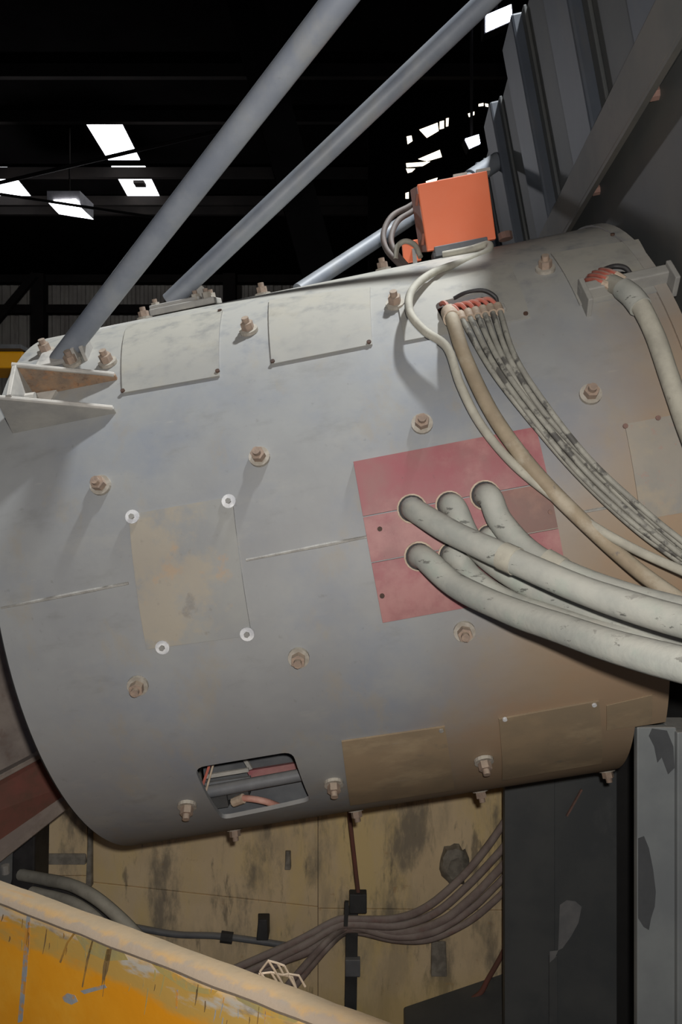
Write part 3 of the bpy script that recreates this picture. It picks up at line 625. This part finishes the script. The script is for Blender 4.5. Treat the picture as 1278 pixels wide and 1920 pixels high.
# fan of cables from the middle opening
def on2(x, y, h): return on(x, y, h)
hose('power_cable', 'brownish power cable from the left end of the middle opening, thickest of the fan', [on(842, 585, .02), on(852, 612, .05), on(872, 672, .05), on(925, 780, .045), on(1000, 882, .055), on(1090, 975, .07), on(1190, 1065, .11), at(1278, 1128, 1.9), at(1380, 1195, 1.8)], .0205, 'cable_brown', 'cables from the drum openings', collar=(.0, .05, 1.25, 'ferrule'), cat='cable', lead=[on(822, 578, -.06), on(828, 568, .02), on(836, 570, .035), on(843, 588, .03)])
fan = [((868, 602), (922, 696), (1000, 800), (1086, 895), (1182, 985), (1278, 1056)),
       ((882, 598), (930, 690), (1006, 795), (1092, 891), (1190, 982), (1278, 1047)),
       ((896, 595), (940, 684), (1014, 788), (1099, 886), (1196, 977), (1278, 1041)),
       ((910, 592), (948, 680), (1018, 783), (1104, 880), (1206, 974), (1278, 1034)),
       ((924, 589), (957, 676), (1024, 776), (1108, 873), (1210, 966), (1278, 1024)),
       ((938, 587), (966, 670), (1030, 768), (1114, 866), (1216, 958), (1278, 1014))]
ords = ['second', 'third', 'fourth', 'fifth', 'sixth', 'rightmost']
for k, pts in enumerate(fan):
    hs = [.035, .045+.004*k, .045+.014*(k % 3), .05+.014*(k % 3), .07+.014*(k % 3), .11+.016*(k % 3)]
    P = [on(x, y, h) for (x, y), h in zip(pts, hs)]
    P.append(at(1370+k*3, 1120-k*4, 1.86))
    for i in (2, 3, 4): P[i] += Vector((random.uniform(-.006, .006), 0, random.uniform(-.006, .006)))
    x, y = pts[0]
    P.insert(0, on(x-6, y-14, .03))
    hose('control_cable', 'worn thin control cable, %s of the fan from the middle opening' % ords[k] if k < 5 else 'worn thin control cable at the right end of the fan from the middle opening',
         P, .0080, 'cable_worn', 'cables from the drum openings', collar=(.0, .035, 1.6, 'ferrule'), cat='cable', n=10,
         lead=[on(x-36-k*3, y-12+k, -.06), on(x-34-k*3, y-22+k, .02), on(x-19-k, y-27, .04), on(x-6, y-14, .03)])
# hose of the upper right opening
h2 = hose('power_hose', 'fat grey hose bending from the upper right opening off the right edge', [on(1140, 528, .02), on(1172, 545, .06), on(1198, 570, .075), on(1228, 630, .07), on(1252, 700, .075), on(1278, 775, .09), on(1310, 860, .14)], 0.0255, 'cable', 'cables from the drum openings')
MB().tube([on(1168, 542, .055), on(1185, 556, .07), on(1200, 575, .074)], .031, 14, 4).build('sleeve', 'hose', h2, True)
for k, (a, b) in enumerate((((1098, 526), (1150, 540)), ((1104, 518), (1158, 534)), ((1112, 512), (1166, 530)), ((1124, 507), (1174, 526)))):
    t = thing('red_lead', ['dusty red lead in the upper right opening, lowest of four', 'dusty red lead in the upper right opening, second from below', 'dusty red lead in the upper right opening, third from below', 'dusty red lead in the upper right opening, uppermost'][k], 'cable', on(*a, 0), group='red leads in the upper right opening')
    MB().tube([on(a[0], a[1]+10, -.09), on(*a, .0), on((a[0]+b[0])/2-4, (a[1]+b[1])/2-7, .04), on(*b, .035)], .008, 8).build('jacket', 'red_lead', t, True)
    MB().rod(on((a[0]*.4+b[0]*.6), (a[1]*.4+b[1]*.6)-4, .042), on(b[0]-3, b[1]-1, .037), .011, 8).build('ferrule', 'ferrule', t)

# ================================================================== BELOW THE DRUM
yw = 4.45
wy = struct(MB().box((at(36, 0, yw).x, yw+.03, 0), (at(975, 0, yw).x, yw+.14, at(0, 1140, yw).z)).build('wall_inner', 'wall_lug'))
for xa, xb, sa, sb2, dp in ((36, 165, 1640, 1640, .012), (165, 596, 1653, 1700, .0), (596, 975, 1702, 1706, .005)):
    X0, X1 = at(xa, 0, yw).x+.0015, at(xb, 0, yw).x-.0015
    za, zb, zt_ = at(0, sa, yw).z, at(0, sb2, yw).z, at(0, 1140, yw).z
    MB().prism([(X0, yw-dp, za+.0015), (X1, yw-dp, zb+.0015), (X1, yw-dp, zt_), (X0, yw-dp, zt_)], (0, .03+dp, 0)).build('plate', 'wall_yellow', wy, bevel=.003)
    MB().prism([(X0, yw-dp-.004, .02), (X1, yw-dp-.004, .02), (X1, yw-dp-.004, zb-.0015), (X0, yw-dp-.004, za-.0015)], (0, .03+dp, 0)).build('plate', 'wall_yellow', wy, bevel=.003)
# ribs and lugs welded to the yellow wall
def lug(label, x0, y0, x1, y1, dep, m='wall_lug', cat='lug'):
    a, b = at(x0, y1, yw-dep), at(x1, y0, yw-dep)
    tag(MB().hexa([(a.x, yw-dep, a.z), (b.x, yw-dep, a.z), (b.x, yw-.005, a.z), (a.x, yw-.005, a.z), (a.x+.01, yw-dep+.02, b.z), (b.x-.01, yw-dep+.02, b.z), (b.x, yw-.005, b.z), (a.x, yw-.005, b.z)]).build('weld_lug', m, bevel=.006), label, cat, 'lugs on the yellow wall')
lug('grey vertical strip on the yellow wall below the drum rim', 160, 1555, 171, 1665, .05)
lug('grey horizontal strip on the yellow wall left of the drum rim', 66, 1604, 160, 1622, .04)
lug('dark stub on the yellow wall above the draped cables', 480, 1728, 503, 1764, .10, 'dark_metal')
lug('small stub on the yellow wall under the drum opening', 533, 1600, 545, 1632, .05)
lug('stained lug hanging under the cable sag', 808, 1770, 838, 1832, .04)
# crusted pipe stub
cpt = at(852, 1622, yw-.03); m = MB(); n = 20
for j, (r, h) in enumerate(((.11, .02), (.10, -.03), (.06, -.055), (.03, -.04))):
    m.v += [cpt+Vector((math.cos(2*PI*k/n)*r*(.75+.35*noise.noise(Vector((k*.8, j*2, 3)))), h, 1.15*math.sin(2*PI*k/n)*r*(.9+.35*noise.noise(Vector((k*.8, j*2, 9)))))) for k in range(n)]
m.f = [(j*n+k, j*n+(k+1) % n, (j+1)*n+(k+1) % n, (j+1)*n+k) for j in range(3) for k in range(n)]+[tuple(range(3*n, 4*n))]
tag(m.build('crusted_stub', 'wall_lug', None, True), 'crusted grey pipe stub on the yellow wall beside the column', 'stub')
# hanger with the draped cables
hg = thing('cable_hanger', 'dark steel hanger bar carrying the draped cables below the drum', 'hanger', at(661, 1890, 4.15))
MB().rod(at(654, 1520, 4.1), at(672, 1680, 4.12), .011, 8).build('rod', 'maroon', hg)
MB().fbox((-.045, -.03, -.05), (.045, .03, .05), Fr(at(671, 1690, 4.12), (1, 0, 0), (0, 0, 1))).build('clamp', 'dark_metal', hg, bevel=.004)
MB().bar(at(660, 1700, 4.24), at(656, 1960, 4.24), .065, .03, (0, 1, 0)).build('bar', 'dark_metal', hg, bevel=.003)
MB().fbox((-.04, -.02, -.045), (.04, .02, .045), Fr(at(661, 1812, 4.215), (1, 0, 0), (0, 0, 1))).build('sleeve', 'inner_grey', hg, bevel=.003)
MB().bar(at(648, 1735, 4.02), at(650, 1690, 4.02), .02, .02, (0, 1, 0)).build('hook', 'dark_metal', hg)
CG = 'cables draped over the hanger bar'
dr = [([(395, 1836), (470, 1803), (560, 1763), (630, 1726), (662, 1724), (740, 1722), (800, 1700), (862, 1648), (910, 1592), (950, 1535)], .020, 'cable', 'upper'),
      ([(400, 1850), (480, 1816), (570, 1772), (630, 1738), (664, 1733), (745, 1736), (815, 1712), (875, 1662), (925, 1610), (955, 1575)], .020, 'cable', 'second'),
      ([(440, 1850), (520, 1806), (580, 1782), (632, 1748), (668, 1741), (750, 1748), (825, 1728), (885, 1682), (930, 1636), (958, 1606)], .022, 'cable_dark', 'third'),
      ([(535, 1852), (575, 1806), (610, 1768), (642, 1742), (672, 1740), (745, 1757), (815, 1747), (880, 1707), (930, 1660), (958, 1630)], .018, 'cable_dark', 'fourth'),
      ([(552, 1850), (588, 1806), (618, 1772), (646, 1748), (676, 1748), (740, 1762), (805, 1761), (875, 1730), (930, 1686), (958, 1655)], .018, 'cable_dark', 'lowest')]
for k, (pts, r, m, o) in enumerate(dr):
    Yk = 4.12-.03*(k % 2)+.02*k
    lab = {'upper': 'sagging cable draped under the drum, uppermost of the bundle', 'lowest': 'sagging cable draped under the drum, lowest of the bundle'}.get(o, 'sagging cable draped under the drum, %s from the top of the bundle' % o)
    hose('draped_cable', lab, [(x, y, Yk+(.05 if 2 < i < 6 else 0)-(.03*k if i < 3 else 0)) for i, (x, y) in enumerate(pts)], r, 'cable_draped', CG, cat='cable', n=10)
hose('wall_hose', 'grey hose bending down behind the yellow panel, left of the drum', [(40, 1640, 3.9), (90, 1650, 3.75), (135, 1660, 3.6), (180, 1684, 3.5), (225, 1722, 3.45), (270, 1768, 3.4), (330, 1830, 3.35)], .028, 'cable', 'hoses at the lower left', n=12)
hose('wall_hose', 'lower grey hose just above the yellow panel lip', [(60, 1672, 3.7), (105, 1682, 3.6), (140, 1694, 3.5), (180, 1722, 3.4), (220, 1770, 3.35)], .024, 'cable', 'hoses at the lower left', n=12)
hose('wall_hose', 'dark hose between the two grey hoses at the lower left', [(30, 1655, 4.0), (90, 1664, 3.9), (150, 1684, 3.8), (210, 1730, 3.7), (300, 1830, 3.6)], .034, 'cable_black', 'hoses at the lower left', n=12)
hp = thing('wall_pipe', 'thin grey pipe with a coupling low on the yellow wall', 'pipe', at(420, 1758, 4.35))
MB().tube([at(250, 1738, 4.4), at(330, 1752, 4.4), at(420, 1756, 4.4), at(560, 1776, 4.4)], .018, 10).build('tube', 'inner_grey', hp, True)
MB().rod(at(414, 1756, 4.4), at(436, 1759, 4.4), .032, 10).build('coupling', 'dark_metal', hp)
# columns at the lower right
Yc = 3.75
cl = thing('machine_column', 'dark grey steel column standing behind the drum at lower right', 'column', Vector((at(1050, 0, Yc).x, Yc+.2, 0)))
zt = at(0, 1330, Yc).z
MB().box((at(946, 0, Yc).x, Yc, 0), (at(1040, 0, Yc).x, Yc+.05, zt)).build('front_plate', 'column', cl, bevel=.004)
MB().box((at(1028, 0, Yc).x, Yc-.012, 0), (at(1044, 0, Yc).x, Yc, at(0, 1790, Yc).z)).build('edge_strip', 'column', cl, bevel=.003)
MB().box((at(1040, 0, Yc).x, Yc+.012, 0), (at(1158, 0, Yc).x, Yc+.05, zt)).build('front_plate', 'column', cl, bevel=.004)
MB().box((at(960, 0, Yc).x, Yc+.05, 0), (at(1150, 0, Yc).x, Yc+.12, zt)).build('back_plate', 'column', cl)
MB().box((at(1150, 0, Yc).x, Yc+.10, 0), (at(1150, 0, Yc).x+.55, Yc+.14, zt+.2)).build('shade_backing', 'dark_edge', cl)  # dark sheet added to stand for the shadow between column and post
def thin(px, Y, m, parent, name, e=.0015): MB().prism([at(x, y, Y) for x, y in px], (0, e, 0)).build(name, m, parent)
thin([(1049, 1697), (1062, 1688), (1078, 1690), (1090, 1700), (1084, 1730), (1070, 1756), (1054, 1778), (1046, 1782)], Yc+.0105, 'column_bare', cl, 'bare_patch')
thin([(1030, 1784), (1046, 1782), (1040, 1796), (1030, 1805)], Yc-.014, 'column_bare', cl, 'bare_patch')
MB().bar(at(1090, 1480, Yc-.01), at(1062, 1530, Yc-.01), .008, .012, (0, 1, 0)).build('scar', 'rust_pink', cl)
Yp = 2.42
po = thing('support_post', 'grey steel post with a dusty top in the notch of the drum', 'post', Vector((at(1235, 0, Yp).x, Yp+.1, 0)))
zt = at(0, 1364, Yp).z
MB().box((at(1194, 0, Yp).x, Yp, 0), (at(1268, 0, Yp).x, Yp+.03, zt)).build('face', 'post', po, bevel=.004)
MB().box((at(1264, 0, Yp).x, Yp-.02, 0), (at(1320, 0, Yp).x, Yp+.16, zt-.01)).build('flange', 'post', po, bevel=.004)
thin([(1196, 1572), (1207, 1568), (1216, 1590), (1224, 1630), (1229, 1672), (1227, 1700), (1220, 1722), (1216, 1744), (1206, 1738), (1196, 1722)], Yp-.0012, 'post_bare', po, 'bare_patch')
thin([(1222, 1366), (1250, 1370), (1262, 1400), (1264, 1440), (1252, 1452), (1240, 1420), (1232, 1430), (1226, 1400), (1216, 1380)], Yp-.0012, 'post_bare', po, 'bare_patch')
# plinth and drain pipe between wall and column
a = at(760, 1915, 4.3); b = at(952, 1855, 4.3)
tag(MB().hexa([(a.x, 4.05, 0), (b.x+.1, 4.05, 0), (b.x+.1, 4.52, 0), (a.x, 4.52, 0), (a.x+.0, 4.05, a.z-.08), (b.x+.1, 4.05, b.z-.06), (b.x+.1, 4.52, b.z+.05), (a.x, 4.52, a.z+.0)]).build('plinth', 'column', bevel=.01), 'dark grey sloping plinth at the foot of the column', 'plinth')
hose('drain_pipe', 'thin brown pipe bent along the foot of the yellow wall', [at(955, 1760, 4.36), at(938, 1795, 4.36), at(915, 1835, 4.36), at(896, 1866, 4.36), at(850, 1888, 4.36), at(780, 1918, 4.36)], .014, 'maroon', None, cat='pipe', n=10)
# beam and block left of the drum
bm_ = thing('maroon_beam', 'rusty maroon steel beam with grey flanges left of the drum', 'beam', at(20, 1600, 3.6))
e0, e1 = Vector(at(-60, 1540, 3.25)), Vector(at(190, 1420, 4.1))
dirb = (e1-e0).normalized()
def off(x, y, Y): return at(x, y, Y)
def lext(q): return [q[0]+(q[0]-q[1])*.9, q[1], q[2], q[3]+(q[3]-q[2])*.9]      # carry the left end on, out of the picture
MB().prism(lext([off(-40, 1484, 3.3), off(175, 1366, 3.75), off(200, 1440, 3.75), off(-40, 1608, 3.3)]), (.05, .03, 0)).build('web', 'maroon', bm_)
MB().prism(lext([off(-40, 1600, 3.28), off(200, 1432, 3.73), off(190, 1466, 3.70), off(-40, 1648, 3.22)]), (.03, .10, .01)).build('flange', 'beam_grey', bm_, bevel=.004)
MB().prism(lext([off(-40, 1474, 3.26), off(175, 1360, 3.70), off(176, 1368, 3.70), off(-40, 1486, 3.26)]), (.03, .14, .02)).build('flange', 'beam_grey', bm_, bevel=.003)
MB().prism([off(66, 1424, 3.52), off(73, 1421, 3.53), off(71, 1462, 3.53), off(65, 1464, 3.52)], (.0, .02, 0)).build('stiffener', 'rust_pink', bm_)
m = MB().prism(lext([off(-60, 1180, 3.7), off(150, 1180, 3.9), off(150, 1420, 3.9), off(-60, 1520, 3.7)]), (.05, .3, 0))
tag(m.build('refractory_block', 'beam_grey', bevel=.01), 'rough brown grey block above the maroon beam', 'block')
tag(MB().prism([off(22, 1600, 3.9), off(66, 1560, 3.9), off(64, 1690, 3.9), off(20, 1690, 3.9)], (0, .2, 0)).build('dark_bracket', 'cable_black', bevel=.01), 'black bracket under the maroon beam at the left edge', 'bracket')
tag(MB().rod(at(10, 1622, 3.55), at(11, 1638, 3.55), .018, 10).build('pale_knob', 'bracket'), 'small pale knob at the left edge above the yellow panel', 'knob')

# ================================================================== YELLOW PANEL IN FRONT
Zs = -.90
def gz(px, py): r = ray(px, py); return CAM + r*(Zs/r.z)
b0, b1 = gz(0, 1645), gz(760, 1920); f0 = gz(0, 1684)
ex = (b1-b0).normalized(); ey = Vector((-ex.y, ex.x, 0))
w = -(f0-b0).dot(ey)                                     # lip width
MS = Fr(b0-ey*w, ex, (0, 0, 1))
sk = thing('yellow_panel', 'scraped yellow steel panel with a dusty top lip in the foreground', 'panel', MS)
MB().fbox((-.9, .004, -2.48), (1.9, .04, -.012), MS).build('face', 'skip_yellow', sk, bevel=.003)
m = MB(); n = 60                                        # lip with a worn front edge
prof = [(0, -.016), (-.003, -.009), (.006, -.001), (.03, .003), (w-.01, .0), (w, -.008), (w, -.016)]
vv = []
for i in range(n+1):
    x = -.9+2.8*i/n
    for a, z in prof: vv.append(MS @ Vector((x, a+.004*noise.noise(Vector((x*9, a*20, 1))), z+.003*noise.noise(Vector((x*12, a*15, 5))))))
k = len(prof)
m.add(vv, [(i*k+j, i*k+(j+1) % k, (i+1)*k+(j+1) % k, (i+1)*k+j) for i in range(n) for j in range(k)]+[tuple(range(k)), tuple(range(n*k, n*k+k))])
m.build('top_lip', 'skip_lip', sk, True)
MB().fbox((-.9, w-.03, -2.48), (1.9, w-.005, -.03), MS).build('back_face', 'skip_yellow', sk)
# scrapes on the face, down to bare metal or old paint
def face_pt(px, py):
    o = MS.inverted() @ CAM; v = MS.inverted().to_3x3() @ ray(px, py); q = o+v*((.0035-o.y)/v.y); q.z = min(q.z, -.018); return q
scr = [([(50, 1706), (57, 1704), (55, 1760), (50, 1830), (42, 1915), (33, 1918), (40, 1840), (46, 1760)], 'skip_scrape'), ([(34, 1700), (84, 1716), (80, 1722), (60, 1714), (36, 1708)], 'skip_scrape'),
       ([(137, 1732), (141, 1728), (128, 1768), (114, 1806), (111, 1804), (124, 1768)], 'skip_dark'), ([(172, 1744), (175, 1742), (166, 1800), (155, 1852), (153, 1850), (162, 1798)], 'skip_dark'),
       ([(126, 1862), (140, 1866), (146, 1878), (134, 1884), (120, 1878), (116, 1870)], 'skip_scrape'), ([(200, 1780), (210, 1778), (202, 1820), (190, 1850), (193, 1812)], 'skip_dark'),
       ([(284, 1802), (330, 1826), (366, 1850), (408, 1858), (400, 1866), (350, 1858), (300, 1824)], 'skip_olive'), ([(220, 1770), (300, 1796), (340, 1812), (332, 1822), (290, 1806), (230, 1782)], 'skip_scrape'),
       ([(140, 1752), (190, 1762), (232, 1780), (240, 1800), (200, 1802), (160, 1784)], 'skip_olive'), ([(330, 1856), (334, 1856), (332, 1892), (329, 1890)], 'skip_scrape'),
       ([(440, 1862), (500, 1884), (560, 1908), (552, 1918), (490, 1900), (446, 1876)], 'skip_olive'), ([(330, 1812), (350, 1806), (372, 1824), (350, 1834)], 'skip_scrape'), ([(150, 1858), (196, 1846), (200, 1852), (158, 1864)], 'skip_scrape')]
for k in range(34):
    x = random.uniform(5, 600); y0_ = 1700+x*.36+random.uniform(4, 60); ln = random.choice((12, 20, 34, 60))*random.uniform(.6, 1.2); w_ = random.uniform(1.2, 3.2); sl = random.uniform(-.28, .02)
    scr.append(([(x, y0_), (x+w_*.6, y0_+1), (x+w_+sl*ln*.5, y0_+ln*.5), (x+sl*ln+.8, y0_+ln), (x+sl*ln, y0_+ln), (x+sl*ln*.5, y0_+ln*.52)], random.choice(('skip_dark', 'skip_dark', 'skip_scrape', 'skip_olive'))))
for px, m_ in scr:
    q = [face_pt(x, y) for x, y in px]; MB().prism([MS @ v for v in q], MS.to_3x3() @ Vector((0, .001, 0))).build('scrape', m_, sk)
# wire mesh scrap behind the lip
wm = thing('wire_mesh', 'scrap of pale expanded wire mesh behind the yellow lip', 'mesh', at(530, 1850, 1.85))
rows = 4; cols = 4
def wp(i, j): return at(486+i*20+j*10, 1880-j*21+i*9, 1.9)
strands = [[(487, 1822), (503, 1801), (520, 1806), (533, 1811)], [(485, 1826), (508, 1823), (530, 1828)], [(503, 1801), (514, 1818), (526, 1838), (540, 1862)], [(533, 1811), (541, 1826), (560, 1829), (572, 1850)],
           [(530, 1828), (541, 1826)], [(520, 1806), (532, 1828), (548, 1832), (556, 1856)], [(487, 1822), (500, 1840), (508, 1856)], [(508, 1823), (520, 1842), (526, 1862)], [(541, 1829), (552, 1848), (558, 1862)]]
for k, s_ in enumerate(strands):
    MB().tube([at(x, y, 1.80+.006*(k % 2)) for x, y in s_], .0026, 6, 1).build('strand', 'mesh_wire', wm)
print('objects', len(bpy.data.objects))
